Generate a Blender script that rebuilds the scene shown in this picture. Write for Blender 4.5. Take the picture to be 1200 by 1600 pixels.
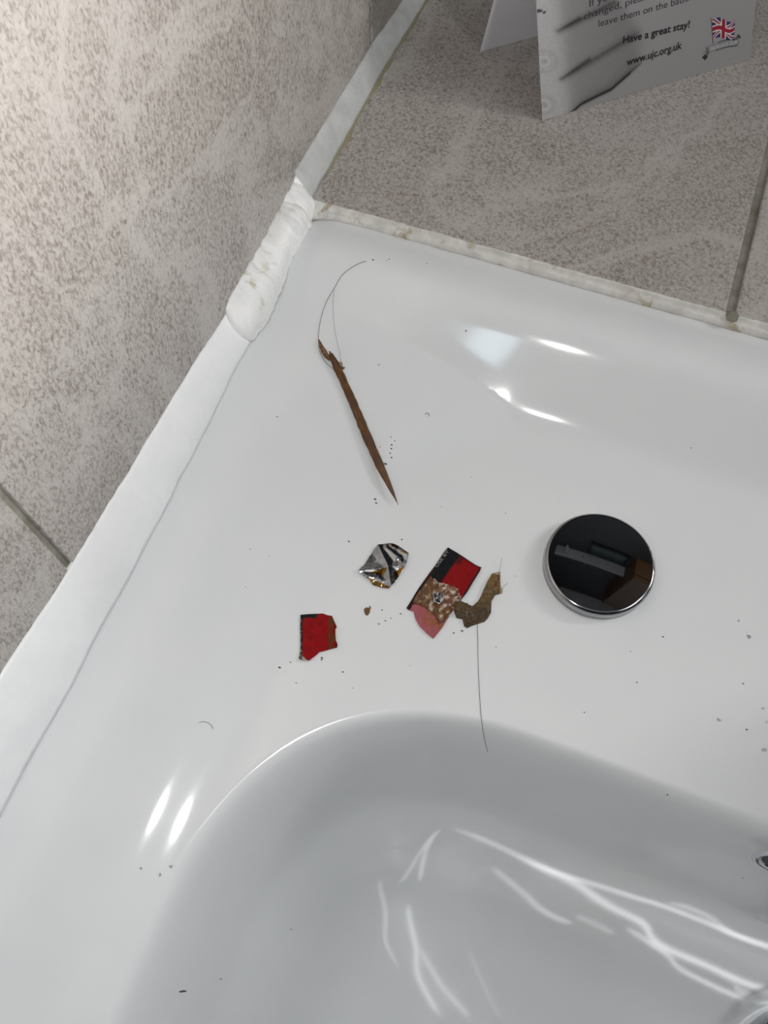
import bpy, bmesh, math, random
import numpy as np
from mathutils import Vector, Matrix, noise

S = bpy.context.scene
for o in list(bpy.data.objects):
    bpy.data.objects.remove(o)
COL = S.collection

# ------------------------------------------------------------------ camera
FPX = 1289.31
CAM = Vector((0.12857, -0.23628, 0.250))
RX = Vector((0.93667, 0.35017, -0.00529))      # camera right
RY = Vector((0.31274, -0.84315, -0.43736))     # camera down
RZ = Vector((-0.15761, 0.40801, -0.89927))     # camera forward
cd = bpy.data.cameras.new('camera')
cam = bpy.data.objects.new('camera', cd)
COL.objects.link(cam)
cd.sensor_fit = 'VERTICAL'
cd.sensor_height = 36.0
cd.sensor_width = 27.0
cd.lens = FPX * 36.0 / 1600.0
cd.clip_start = 0.005
cam.matrix_world = Matrix(((RX.x, -RY.x, -RZ.x, CAM.x), (RX.y, -RY.y, -RZ.y, CAM.y),
                           (RX.z, -RY.z, -RZ.z, CAM.z), (0, 0, 0, 1)))
S.camera = cam

# ------------------------------------------------------------------ world, lights, exposure
S.view_settings.view_transform = 'Standard'
S.view_settings.look = 'None'
S.view_settings.gamma = 1.0
S.view_settings.use_curve_mapping = False
S.view_settings.exposure = 0.32
W = bpy.data.worlds.new('world')
S.world = W
W.use_nodes = True
W.node_tree.nodes['Background'].inputs[0].default_value = (0.80, 0.88, 1.0, 1)
W.node_tree.nodes['Background'].inputs[1].default_value = 0.02


def area_light(name, loc, target, sx, sy, power, color):
    ld = bpy.data.lights.new(name, 'AREA')
    ld.shape = 'RECTANGLE'
    ld.size = sx
    ld.size_y = sy
    ld.energy = power
    ld.color = color
    lo = bpy.data.objects.new(name, ld)
    COL.objects.link(lo)
    lo.location = loc
    d = Vector(target) - Vector(loc)
    lo.rotation_euler = d.to_track_quat('-Z', 'Y').to_euler()
    return lo


# the phone's own flash, a few millimetres beside the lens
fl = bpy.data.lights.new('phone_flash', 'POINT')
fl.energy = 0.95
fl.shadow_soft_size = 0.003
fl.color = (1.0, 0.985, 0.965)
flo = bpy.data.objects.new('phone_flash', fl)
COL.objects.link(flo)
flo.location = CAM - RX * 0.007 - RY * 0.008 - RZ * 0.002


def spot_light(name, loc, target, power, angle, soft, color):
    ld = bpy.data.lights.new(name, 'SPOT')
    ld.energy = power
    ld.spot_size = angle
    ld.spot_blend = 1.0
    ld.shadow_soft_size = soft
    ld.color = color
    lo = bpy.data.objects.new(name, ld)
    COL.objects.link(lo)
    lo.location = loc
    lo.rotation_euler = (Vector(target) - Vector(loc)).to_track_quat('-Z', 'Y').to_euler()
    return lo


# unseen fill lights added to balance wall and basin; none is a known fitting
area_light('rear_side_fill', (0.75, 0.27, 0.46), (0.15, -0.15, 0), 0.20, 0.20, 1.7, (1.0, 0.98, 0.95))
area_light('upper_fill', (1.02, 0.10, 1.30), (0.85, 0.05, 0), 0.85, 0.40, 3.3, (0.90, 0.95, 1.0))
spot_light('wall_fill_rear', (1.10, 0.25, 0.60), (0, -0.13, 0.30), 46, 0.42, 0.05, (1.0, 0.98, 0.96))  # this spot and the next are added to brighten the upper left wall
spot_light('wall_fill_front', (1.00, -0.80, 0.75), (0, -0.05, 0.27), 40, 0.42, 0.05, (1.0, 0.98, 0.96))
spot_light('low_side_fill', (0.90, -0.30, 0.14), (0, -0.28, 0.01), 2.5, 0.40, 0.02, (0.97, 0.98, 1.0))
area_light('ceiling_fill', (0.62, -0.40, 1.50), (0.62, -0.40, 0), 0.90, 0.90, 0.35, (0.80, 0.90, 1.0))
area_light('reflected_patch_fill', (0.030, -0.58, 0.60), (0.08, -0.05, 0), 0.055, 0.07, 0.08, (0.70, 0.88, 1.0))  # added for a bluish reflected patch on the rear upstand

# ------------------------------------------------------------------ helpers
rnd = random.Random(7)


def lin(*c):
    return tuple(((v / 255.0) / 12.92 if v <= 10 else (((v / 255.0) + 0.055) / 1.055) ** 2.4) for v in c)


def ray(u, v):
    return (RX * ((u - 600) / FPX) + RY * ((v - 800) / FPX) + RZ).normalized()


def on_plane(u, v, p0, n):
    d = ray(u, v)
    t = (Vector(p0) - CAM).dot(Vector(n)) / d.dot(Vector(n))
    return CAM + d * t


def project(p):
    q = Vector(p) - CAM
    w = q.dot(RZ)
    return (600 + FPX * q.dot(RX) / w, 800 + FPX * q.dot(RY) / w)


def mesh_obj(name, verts, faces, mat=None, parent=None, smooth=True):
    me = bpy.data.meshes.new(name)
    me.from_pydata([tuple(v) for v in verts], [], faces)
    me.update()
    if smooth:
        me.polygons.foreach_set('use_smooth', [True] * len(me.polygons))
    if mat:
        for m in (mat if isinstance(mat, (list, tuple)) else [mat]):
            me.materials.append(m)
    o = bpy.data.objects.new(name, me)
    COL.objects.link(o)
    if parent:
        o.parent = parent
    return o


def bm_obj(name, bm, mat=None, parent=None, smooth=True):
    me = bpy.data.meshes.new(name)
    bmesh.ops.recalc_face_normals(bm, faces=bm.faces[:])
    bm.to_mesh(me)
    bm.free()
    if smooth:
        me.polygons.foreach_set('use_smooth', [True] * len(me.polygons))
    if mat:
        for m in (mat if isinstance(mat, (list, tuple)) else [mat]):
            me.materials.append(m)
    o = bpy.data.objects.new(name, me)
    COL.objects.link(o)
    if parent:
        o.parent = parent
    return o


def empty(name, loc=(0, 0, 0)):
    o = bpy.data.objects.new(name, None)
    o.empty_display_size = 0.01
    COL.objects.link(o)
    o.location = loc
    return o


def tag(o, label=None, cat=None, group=None, kind=None):
    if label:
        o['label'] = label
    if cat:
        o['category'] = cat
    if group:
        o['group'] = group
    if kind:
        o['kind'] = kind
    return o


def adopt(child, parent):
    """parent with the child's world place kept"""
    child.parent = parent
    child.matrix_parent_inverse = Matrix.Translation(-Vector(parent.location))
    return child


# ------------------------------------------------------------------ materials
def mat(name, color=(0.8, 0.8, 0.8), rough=0.5, metal=0.0, **kw):
    m = bpy.data.materials.new(name)
    m.use_nodes = True
    b = m.node_tree.nodes['Principled BSDF']
    b.inputs['Base Color'].default_value = (*color, 1)
    b.inputs['Roughness'].default_value = rough
    b.inputs['Metallic'].default_value = metal
    for k, v in kw.items():
        b.inputs[k.replace('_', ' ')].default_value = v
    return m


class NT:
    def __init__(s, m):
        s.t = m.node_tree
        s.b = s.t.nodes['Principled BSDF']

    def n(s, typ, **kw):
        nd = s.t.nodes.new(typ)
        for k, v in kw.items():
            setattr(nd, k, v)
        return nd

    def l(s, a, b):
        s.t.links.new(a, b)

    def noise(s, vec, scale, detail=3, rough=0.5, dist=0.0):
        nd = s.n('ShaderNodeTexNoise')
        nd.inputs['Scale'].default_value = scale
        nd.inputs['Detail'].default_value = detail
        nd.inputs['Roughness'].default_value = rough
        nd.inputs['Distortion'].default_value = dist
        s.l(vec, nd.inputs['Vector'])
        return nd.outputs['Fac']

    def ramp(s, fac, stops):
        nd = s.n('ShaderNodeValToRGB')
        e = nd.color_ramp.elements
        while len(e) < len(stops):
            e.new(0.5)
        for k, (p, c) in enumerate(stops):
            e[k].position = p
            e[k].color = (*c, 1) if len(c) == 3 else c
        s.l(fac, nd.inputs[0])
        return nd.outputs[0]

    def mix(s, fac, a, b):
        nd = s.n('ShaderNodeMix', data_type='RGBA')
        if isinstance(fac, float):
            nd.inputs[0].default_value = fac
        else:
            s.l(fac, nd.inputs[0])
        for i, x in ((6, a), (7, b)):
            if isinstance(x, tuple):
                nd.inputs[i].default_value = (*x, 1)
            else:
                s.l(x, nd.inputs[i])
        return nd.outputs[2]

    def math(s, op, a, b=None, clamp=False):
        nd = s.n('ShaderNodeMath', operation=op, use_clamp=clamp)
        for i, x in enumerate((a, b)):
            if x is None:
                continue
            if isinstance(x, (int, float)):
                nd.inputs[i].default_value = x
            else:
                s.l(x, nd.inputs[i])
        return nd.outputs[0]

    def bump(s, h, strength, dist):
        nd = s.n('ShaderNodeBump')
        nd.inputs['Strength'].default_value = strength
        nd.inputs['Distance'].default_value = dist
        s.l(h, nd.inputs['Height'])
        s.l(nd.outputs[0], s.b.inputs['Normal'])


def make_tile(name, stretch):
    m = mat(name, rough=0.42)
    t = NT(m)
    geo = t.n('ShaderNodeNewGeometry')
    info = t.n('ShaderNodeObjectInfo')
    off = t.n('ShaderNodeVectorMath', operation='ADD')
    t.l(geo.outputs['Position'], off.inputs[0])
    mp0 = t.math('MULTIPLY', info.outputs['Random'], 7.0)
    t.l(mp0, off.inputs[1])
    mp = t.n('ShaderNodeMapping')
    mp.inputs['Scale'].default_value = stretch
    mp.inputs['Rotation'].default_value = (0.35, 0.2, 0.5)
    t.l(off.outputs[0], mp.inputs['Vector'])
    v = mp.outputs[0]
    fine = t.noise(v, 980, 3, 0.62, 0.7)
    mid = t.noise(off.outputs[0], 34, 3, 0.6, 0.4)
    big = t.noise(off.outputs[0], 8, 3, 0.5, 0.5)
    thr = t.math('ADD', fine, t.math('MULTIPLY', t.math('SUBTRACT', mid, 0.5), 0.22))
    # vein mask: pale wandering streaks where few flecks show
    vn = t.noise(off.outputs[0], 7.5, 4, 0.55, 1.6)
    vd = t.math('ABSOLUTE', t.math('SUBTRACT', vn, 0.5))
    vein = t.ramp(vd, [(0.0, (1, 1, 1)), (0.016, (0.5, 0.5, 0.5)), (0.04, (0, 0, 0))])
    thr2 = t.math('ADD', thr, t.math('MULTIPLY', vein, 0.12))
    col = t.ramp(thr2, [(0.33, (0.21, 0.18, 0.158)), (0.45, (0.33, 0.298, 0.272)),
                        (0.54, (0.43, 0.40, 0.372)), (0.72, (0.50, 0.47, 0.443))])
    warm = t.mix(t.ramp(big, [(0.35, (0, 0, 0)), (0.7, (1, 1, 1))]), col, (0.44, 0.40, 0.36))
    nd = t.mix(0.22, col, warm)
    t.l(nd, t.b.inputs['Base Color'])
    rr = t.ramp(fine, [(0.35, (0.52, 0.52, 0.52)), (0.6, (0.38, 0.38, 0.38))])
    t.l(rr, t.b.inputs['Roughness'])
    t.bump(thr, 0.25, 0.0004)
    return m


M_TILE_WALL = make_tile('speckled_wall_tile', (1.0, 1.0, 0.55))
M_TILE_LEDGE = make_tile('speckled_ledge_tile', (0.8, 0.75, 1.0))


def make_grout():
    m = mat('grout', rough=0.85)
    t = NT(m)
    g = t.n('ShaderNodeNewGeometry')
    n1 = t.noise(g.outputs['Position'], 90, 4, 0.6)
    n2 = t.noise(g.outputs['Position'], 1500, 2, 0.6)
    t.l(t.ramp(n1, [(0.3, (0.14, 0.13, 0.098)), (0.62, (0.30, 0.29, 0.245))]), t.b.inputs['Base Color'])
    t.bump(n2, 0.5, 0.0003)
    return m


M_GROUT = make_grout()


def make_ceramic():
    m = mat('white_glazed_ceramic', (0.745, 0.76, 0.77), 0.085)
    b = m.node_tree.nodes['Principled BSDF']
    b.inputs['IOR'].default_value = 1.52
    t = NT(m)
    g = t.n('ShaderNodeNewGeometry')
    n = t.noise(g.outputs['Position'], 60, 3, 0.5)
    t.l(t.ramp(n, [(0.3, (0.74, 0.756, 0.768)), (0.7, (0.755, 0.768, 0.778))]), b.inputs['Base Color'])
    w = t.noise(g.outputs['Position'], 25, 2, 0.4)
    w2 = t.noise(g.outputs['Position'], 2600, 2, 0.5)
    t.bump(t.math('ADD', w, t.math('MULTIPLY', w2, 0.012)), 0.05, 0.001)
    return m


M_CER = make_ceramic()


def make_sealant(name, c0, c1, stain, stain_amt, rough=0.4, bumpd=0.0006, spread=40):
    m = mat(name, c0, rough)
    t = NT(m)
    g = t.n('ShaderNodeNewGeometry')
    p = g.outputs['Position']
    n1 = t.noise(p, spread, 4, 0.6, 0.6)
    base = t.ramp(t.noise(p, 120, 3, 0.6), [(0.35, c0), (0.65, c1)])
    mask = t.ramp(n1, [(0.62 - stain_amt, (0, 0, 0)), (0.72 - stain_amt * 0.6, (1, 1, 1))])
    t.l(t.mix(mask, base, stain), t.b.inputs['Base Color'])
    t.bump(t.noise(p, 420, 3, 0.6), 0.35, bumpd)
    t.b.inputs['Subsurface Weight'].default_value = 0.08
    t.b.inputs['Subsurface Radius'].default_value = (0.002, 0.002, 0.002)
    return m


M_SEAL = make_sealant('white_silicone', (0.90, 0.91, 0.92), (0.93, 0.94, 0.94), (0.84, 0.83, 0.77), 0.0, 0.35, 0.0002)
M_SEAL_LUMP = make_sealant('white_lumpy_silicone', (0.86, 0.86, 0.85), (0.91, 0.91, 0.90), (0.60, 0.56, 0.45), 0.02, 0.45, 0.0012, 75)
M_SEAL_GREY = make_sealant('grey_silicone', (0.50, 0.51, 0.50), (0.60, 0.61, 0.60), (0.47, 0.45, 0.33), 0.0, 0.3, 0.0002)
M_SEAL_OLD = make_sealant('aged_cream_silicone', (0.56, 0.545, 0.515), (0.70, 0.685, 0.65), (0.42, 0.36, 0.26), 0.03, 0.45, 0.0008, 110)
M_CHROME = mat('chrome', (0.62, 0.63, 0.65), 0.06, 1.0)
M_CHROME_RIM = mat('dull_chrome', (0.36, 0.36, 0.37), 0.12, 1.0)
M_DARK = mat('dark_drain_interior', (0.03, 0.028, 0.026), 0.5)


def make_cover_top():
    m = mat('wet_chrome', (0.60, 0.61, 0.63), 0.03, 1.0)
    t = NT(m)
    g = t.n('ShaderNodeNewGeometry')
    v = t.n('ShaderNodeTexVoronoi')
    v.inputs['Scale'].default_value = 700
    t.l(g.outputs['Position'], v.inputs['Vector'])
    d = t.ramp(v.outputs['Distance'], [(0.0, (1, 1, 1)), (0.18, (0, 0, 0))])
    big = t.ramp(t.noise(g.outputs['Position'], 90, 2, 0.5), [(0.52, (0, 0, 0)), (0.62, (1, 1, 1))])
    h = t.math('MULTIPLY', d, big)
    t.bump(h, 0.10, 0.0002)
    return m


M_CHROME_WET = make_cover_top()


def vcol_mat(name, rough=0.3, metal=0.0, bump=None, attr='print', **kw):
    m = mat(name, rough=rough, metal=metal, **kw)
    t = NT(m)
    a = t.n('ShaderNodeAttribute', attribute_name=attr)
    t.l(a.outputs['Color'], t.b.inputs['Base Color'])
    if bump:
        g = t.n('ShaderNodeNewGeometry')
        t.bump(t.noise(g.outputs['Position'], bump[0], 3, 0.6), bump[1], bump[2])
    return m


# ------------------------------------------------------------------ room shell
def struct(o):
    o['kind'] = 'structure'
    return o


def box_mesh(x0, x1, y0, y1, z0, z1):
    v = [(x, y, z) for x in (x0, x1) for y in (y0, y1) for z in (z0, z1)]
    f = [(0, 1, 3, 2), (4, 6, 7, 5), (0, 4, 5, 1), (2, 3, 7, 6), (0, 2, 6, 4), (1, 5, 7, 3)]
    return v, f


def box(name, x0, x1, y0, y1, z0, z1, m, parent=None):
    v, f = box_mesh(x0, x1, y0, y1, z0, z1)
    o = mesh_obj(name, v, f, m, parent, smooth=False)
    return o


M_PAINT = mat('painted_plaster', (0.20, 0.20, 0.205), 0.7)
M_BACK = mat('dark_grey_back_wall', (0.060, 0.062, 0.068), 0.5)
M_CEIL = mat('ceiling_paint', (0.62, 0.64, 0.68), 0.8)
M_FLOOR = mat('floor_vinyl', (0.22, 0.21, 0.20), 0.6)
M_WOOD = mat('brown_wood', (0.12, 0.062, 0.026), 0.45)
M_TRIMW = mat('white_trim', (0.45, 0.47, 0.50), 0.5)

FZ, CZ = -0.85, 1.55
wl = struct(box('wall_left', -0.10, -0.0016, -1.8, 0.32, FZ, CZ, M_GROUT))
struct(box('wall_back', -0.10, 1.7, 0.32, 0.42, FZ, CZ, M_BACK))
struct(box('wall_right', 1.6, 1.7, -1.8, 0.32, FZ, CZ, M_PAINT))
struct(box('wall_front', -0.10, 1.7, -1.9, -1.8, FZ, CZ, M_PAINT))
struct(box('floor', -0.10, 1.7, -1.9, 0.42, FZ - 0.1, FZ, M_FLOOR))
struct(box('ceiling', -0.10, 1.7, -1.9, 0.42, CZ, CZ + 0.1, M_CEIL))


def tile_mesh(name, w, h, thick, m):
    """bevelled tile lying in its own xy plane, its face at z = 0"""
    bm = bmesh.new()
    bmesh.ops.create_cube(bm, size=1.0)
    for v in bm.verts:
        v.co = Vector((v.co.x * w, v.co.y * h, v.co.z * thick - thick / 2))
    ed = [e for e in bm.edges if all(abs(v.co.z) < 1e-6 for v in e.verts)]
    bmesh.ops.bevel(bm, geom=ed, offset=0.0007, segments=2, affect='EDGES', profile=0.6)
    me = bpy.data.meshes.new(name)
    bmesh.ops.recalc_face_normals(bm, faces=bm.faces[:])
    bm.to_mesh(me)
    bm.free()
    me.materials.append(m)
    return me


# wall tiles: joints at y = -0.179 and 0.088 (the tile width is 0.267)
TW, TH, GR = 0.267, 0.40, 0.0022
wt = tile_mesh('tile', TW - GR, TH - GR, 0.006, M_TILE_WALL)
ys = [-0.179 + TW * k for k in range(-6, 2)]
for k, y0 in enumerate(ys):
    for j, z0 in enumerate((-0.10, 0.30, 0.70, 1.10)):
        if y0 + TW > 0.36:
            continue
        o = bpy.data.objects.new('tile', wt)
        COL.objects.link(o)
        o.parent = wl
        o.matrix_world = Matrix(((0, 0, 1, -0.00), (1, 0, 0, y0 + TW / 2), (0, 1, 0, z0 + TH / 2), (0, 0, 0, 1)))
# the last narrow column of tiles, cut at the back wall
y0 = 0.088
for z0 in (-0.10, 0.30, 0.70, 1.10):
    cut = tile_mesh('tile', 0.32 - y0 - GR, TH - GR, 0.006, M_TILE_WALL)
    o = bpy.data.objects.new('tile', cut)
    COL.objects.link(o)
    o.parent = wl
    o.matrix_world = Matrix(((0, 0, 1, 0), (1, 0, 0, y0 + (0.32 - y0) / 2), (0, 1, 0, z0 + TH / 2), (0, 0, 0, 1)))

# the boxed-in ledge behind the basin, tiled on top
ledge = struct(box('ledge', 0.0, 1.6, 0.0005, 0.32, FZ, -0.0016, M_GROUT))
tag(ledge, 'speckled grey-beige tiled ledge behind the white basin', 'ledge')
xs = [0.0, 0.1773]
while xs[-1] < 1.35:
    xs.append(xs[-1] + TW)
LG = 0.0034
for a, b in zip(xs[:-1], xs[1:]):
    w = b - a - (LG if a > 0 else 0)
    me = tile_mesh('tile', w, 0.318, 0.006, M_TILE_LEDGE)
    o = bpy.data.objects.new('tile', me)
    COL.objects.link(o)
    o.parent = ledge
    o.location = ((a + (LG if a > 0 else 0) + b) / 2, 0.001 + 0.159, 0.0)

# guessed fittings on the back wall, added for their reflection in the chrome
def bev_box(name, x0, x1, y0, y1, z0, z1, m, parent=None, off=0.002):
    bm = bmesh.new()
    bmesh.ops.create_cube(bm, size=1.0)
    for v in bm.verts:
        v.co = Vector(((x0 + x1) / 2 + v.co.x * (x1 - x0), (y0 + y1) / 2 + v.co.y * (y1 - y0), (z0 + z1) / 2 + v.co.z * (z1 - z0)))
    bmesh.ops.bevel(bm, geom=bm.edges[:], offset=off, segments=2, affect='EDGES')
    o = bm_obj(name, bm, m, None, smooth=False)
    if parent:
        adopt(o, parent)
    return o


cabn = empty('reflection_cabinet', (0.50, 0.319, 0.68))
tag(cabn, 'brown wooden cabinet added above the ledge for its reflection in the chrome cover', 'cabinet')
bev_box('cabinet_body', 0.37, 0.62, 0.24, 0.318, 0.68, 1.25, M_WOOD, cabn)
bev_box('cabinet_door', 0.372, 0.618, 0.222, 0.239, 0.685, 1.245, M_WOOD, cabn)
shf = empty('reflection_shelf', (0.22, 0.319, 0.82))
tag(shf, 'narrow pale shelf added beside the brown cabinet for its reflection in the chrome cover', 'shelf')
bev_box('shelf_board', 0.06, 0.366, 0.27, 0.318, 0.815, 0.833, M_TRIMW, shf)
bev_box('shelf_bracket', 0.10, 0.112, 0.28, 0.318, 0.79, 0.815, M_TRIMW, shf)
pan = empty('reflection_plaque', (0.27, 0.319, 0.69))
tag(pan, 'dark green glass plaque added under the pale shelf for its reflection in the chrome cover', 'plaque')
bev_box('glass_plate', 0.20, 0.34, 0.308, 0.318, 0.70, 0.79, mat('dark_green_glass', (0.03, 0.055, 0.05), 0.1), pan)
bev_box('plaque_frame', 0.19, 0.35, 0.312, 0.319, 0.69, 0.80, mat('black_frame', (0.01, 0.01, 0.012), 0.4), pan)

# ------------------------------------------------------------------ basin
XC = 0.298                                    # middle of the basin
XL, XR = 0.0045, 0.5915
YB, YF = -0.0010, -0.480
DECK = -0.025
DRAIN = (0.3105, -0.2412)
SEAT = -150.5                                # mm, level of the flat seat round the waste


def sm(t):
    t = np.clip(t, 0, 1)
    return t * t * (3 - 2 * t)


def ism(t):
    """integral of sm from 0"""
    t0 = np.clip(t, 0, 1)
    return t0 ** 3 - 0.5 * t0 ** 4 + np.maximum(t - 1, 0)


def height(x, y):
    x = np.asarray(x, float) * 1000
    y = np.asarray(y, float) * 1000
    xs_ = XC * 1000 - np.abs(x - XC * 1000)          # mirrored, distance from the left wall
    # rear upstand: slope S between y=-18..-66
    Sr = 0.88
    q = -y
    drop = Sr * (17 * ism((q - 18) / 17) - 18 * ism((q - 49) / 18))
    hr = Sr * 31.5 - drop
    # left slope down to the deck
    xc = 52 + 14 * sm((y + 185) / 90) + 46 * sm((y + 105) / 60)
    hl = 0.44 * (22 * ism((xc + 20 - xs_) / 22))
    hl = hl - 0.23 * (12 * ism((xc + 4 - xs_) / 12))
    hl = 22 * np.tanh(hl / 22)
    k = 9.0
    mx = 0.5 * (hr + hl + np.sqrt((hr - hl) ** 2 + k * k)) - 0.5 * k * k / (np.abs(hr - hl) + k) * 0.5
    # deck: leans a little to the bowl
    deck = -27.7 - 2.5 * sm((q - 60) / 120)
    # front rim rises gently
    fr = 3.0 * sm((q - 438) / 30)
    z = deck + mx + fr
    # bowl
    L, p = 100.0, 2.4
    a = 237 - np.abs(x - XC * 1000)
    b = 134 - np.abs(y + 302)
    aa = np.maximum(L - a, 0)
    bb = np.maximum(L - b, 0)
    d = L - (aa ** p + bb ** p + 1e-9) ** (1 / p)
    # slope of the wall against the inward distance
    dd = 6.5 * (9 * ism(d / 9) - 17 * ism((d - 6) / 17)) + 1.3 * (12 * ism(d / 12) - 60 * ism((d - 14) / 60))
    bowl = np.where(d > 0, dd, 0)
    rim = 0.06 * 20 * ism((d + 14) / 20)
    r = np.sqrt((x - DRAIN[0] * 1000) ** 2 + (y - DRAIN[1] * 1000) ** 2)
    dish = 7.0 * (1 - np.clip(r / 210, 0, 1)) * sm((d - 20) / 50)
    z = z - bowl - dish
    seat = sm((46 - r) / 10)
    z = z * (1 - seat) + SEAT * seat
    # outer edges roll down
    ro = np.minimum(x - XL * 1000, XR * 1000 - x)
    z = z - 3.0 * np.clip(1 - ro / 4.0, 0, 1) ** 2
    z = z - 6.0 * np.clip(1 - (q * -1 - YF * 1000) / 8.0, 0, 1) ** 2
    # the rear upstand rolls back towards the ledge and, in the corner, towards the wall
    z = z - 4.6 * np.clip(1 - (q - 1.0) / 20.0, 0, 1) ** 2
    z = z - 6.0 * np.clip(1 - (xs_ - 4.5) / 17.0, 0, 1) ** 2 * sm((y + 85) / 40)
    return z / 1000


def surf(u, v, lift=0.0):
    """first point of the basin under a photo pixel"""
    d = ray(u, v)
    ts = np.linspace(0.15, 0.6, 1500)
    P = np.array(CAM)[None, :] + ts[:, None] * np.array(d)[None, :]
    f = P[:, 2] - height(P[:, 0], P[:, 1]) - lift
    k = int(np.argmax(f < 0))
    t0, t1 = ts[k - 1], ts[k]
    f0, f1 = f[k - 1], f[k]
    t = t0 + (t1 - t0) * f0 / (f0 - f1)
    return CAM + d * t


def hz(x, y):
    return float(height(x, y))


def build_basin():
    def axis(a, b, fine_lo, fine_hi, fs, cs):
        out = [a]
        while out[-1] < b - 1e-9:
            s = fs if fine_lo <= out[-1] < fine_hi else cs
            out.append(min(out[-1] + s, b))
        return np.array(out)
    gx = axis(XL, XR, XL, 0.315, 0.0011, 0.0022)
    gy = axis(YF, YB, -0.34, YB, 0.0011, 0.0022)
    nx, ny = len(gx), len(gy)
    X, Y = np.meshgrid(gx, gy)
    Z = height(X, Y)
    top = np.stack([X.ravel(), Y.ravel(), Z.ravel()], 1)
    i = np.arange(ny - 1)[:, None] * nx + np.arange(nx - 1)[None, :]
    f = np.stack([i, i + 1, i + nx + 1, i + nx], -1).reshape(-1, 4)
    # waste hole
    c = top[f].mean(1)
    r = np.hypot(c[:, 0] - DRAIN[0], c[:, 1] - DRAIN[1])
    f = f[r > 0.0268]
    # skirt
    ring = [k for k in range(nx)] + [nx - 1 + nx * k for k in range(1, ny)] + \
           [nx * (ny - 1) + k for k in range(nx - 2, -1, -1)] + [nx * k for k in range(ny - 2, 0, -1)]
    sk = top[ring].copy()
    sk[:, 2] = -0.185
    n0 = len(top)
    verts = np.concatenate([top, sk])
    faces = f.tolist()
    m = len(ring)
    for k in range(m):
        faces.append([ring[(k + 1) % m], ring[k], n0 + k, n0 + (k + 1) % m])
    me = bpy.data.meshes.new('bowl_and_deck')
    me.from_pydata(verts.tolist(), [], faces)
    me.polygons.foreach_set('use_smooth', [True] * len(me.polygons))
    me.materials.append(M_CER)
    me.update()
    return me


basin = empty('washbasin', (XC, -0.24, -0.185))
tag(basin, 'white glazed ceramic washbasin with deep bowl, sealed into the tiled corner', 'basin')
bme = build_basin()
bo = bpy.data.objects.new('basin_body', bme)
COL.objects.link(bo)
adopt(bo, basin)


def lathe(name, prof, cx, cy, m, seg=96, parent=None):
    """prof: list of (r, z); r = 0 closes"""
    verts, faces = [], []
    for (r, z) in prof:
        for k in range(seg):
            a = 2 * math.pi * k / seg
            verts.append((cx + r * math.cos(a), cy + r * math.sin(a), z))
    for j in range(len(prof) - 1):
        for k in range(seg):
            a, b = j * seg + k, j * seg + (k + 1) % seg
            faces.append((a, b, b + seg, a + seg))
    bm = bmesh.new()
    vs = [bm.verts.new(v) for v in verts]
    for f_ in faces:
        bm.faces.new([vs[i] for i in f_])
    bmesh.ops.remove_doubles(bm, verts=bm.verts[:], dist=1e-7)
    return bm_obj(name, bm, m, parent)


# waste fitting in the bowl
zd = hz(DRAIN[0] + 0.028, DRAIN[1])
dr = empty('drain_waste', (DRAIN[0], DRAIN[1], zd))
tag(dr, 'round chrome waste fitting at the bottom of the bowl', 'drain')
o = lathe('drain_ring', [(0.0335, zd - 0.003), (0.0335, zd + 0.0008), (0.032, zd + 0.0022), (0.029, zd + 0.0025), (0.026, zd + 0.001),
                         (0.0248, zd - 0.004), (0.0244, zd - 0.02)], *DRAIN, M_CHROME)
adopt(o, dr)
o = lathe('drain_plug', [(0.0, zd + 0.0035), (0.008, zd + 0.0033), (0.016, zd + 0.0022), (0.0205, zd + 0.0002), (0.0213, zd - 0.002), (0.0205, zd - 0.004), (0.0, zd - 0.004)], *DRAIN, M_CHROME)
adopt(o, dr)
o = lathe('drain_pipe', [(0.0240, zd - 0.005), (0.0235, zd - 0.05), (0.0, zd - 0.05)], *DRAIN, M_DARK)
adopt(o, dr)

# tap-hole cover on the deck
ccx, ccy = 0.1598, -0.1052
zt = hz(ccx, ccy)
R0 = 0.0196
cov = empty('tap_hole_cover', (ccx, ccy, zt))
tag(cov, 'round domed chrome tap hole cover on the basin deck, wet and mirror-like', 'cover')
o = lathe('cover_rim', [(R0 - 0.001, zt - 0.0005), (R0, zt + 0.0002), (R0, zt + 0.0040)] + [(R0 - 0.0014 * (1 - math.cos(math.pi / 2 * k / 7)), zt + 0.0040 + 0.0014 * math.sin(math.pi / 2 * k / 7)) for k in range(1, 8)], ccx, ccy, M_CHROME_RIM, 128)
adopt(o, cov)
prof = []
for k in range(17):
    r = (R0 - 0.0014) * (1 - k / 16)
    prof.append((r, zt + 0.0054 + 0.0008 * (1 - (r / (R0 - 0.0014)) ** 2)))
o = lathe('cover_top', prof, ccx, ccy, M_CHROME_WET, 128)
adopt(o, cov)

# mixer tap in the middle of the deck (outside the frame on the right)
tz = hz(XC, -0.105)
tap = empty('mixer_tap', (XC + 0.012, -0.105, tz))
tag(tap, 'chrome mixer tap on the middle of the basin deck', 'tap')
tx = XC + 0.012
o = lathe('tap_body', [(0.0, tz), (0.027, tz), (0.027, tz + 0.004), (0.022, tz + 0.008), (0.021, tz + 0.085), (0.018, tz + 0.095), (0.0, tz + 0.097)], tx, -0.105, M_CHROME, 48)
adopt(o, tap)
bm = bmesh.new()
rings = []
for k in range(15):
    t = k / 14
    cy = -0.105 - 0.012 - 0.105 * t
    cz = tz + 0.060 + 0.030 * math.sin(t * 2.4) - 0.012 * t * t
    rr = 0.014 - 0.003 * t
    rings.append([bm.verts.new((tx + rr * math.cos(a), cy, cz + rr * 0.8 * math.sin(a))) for a in [2 * math.pi * j / 20 for j in range(20)]])
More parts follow.
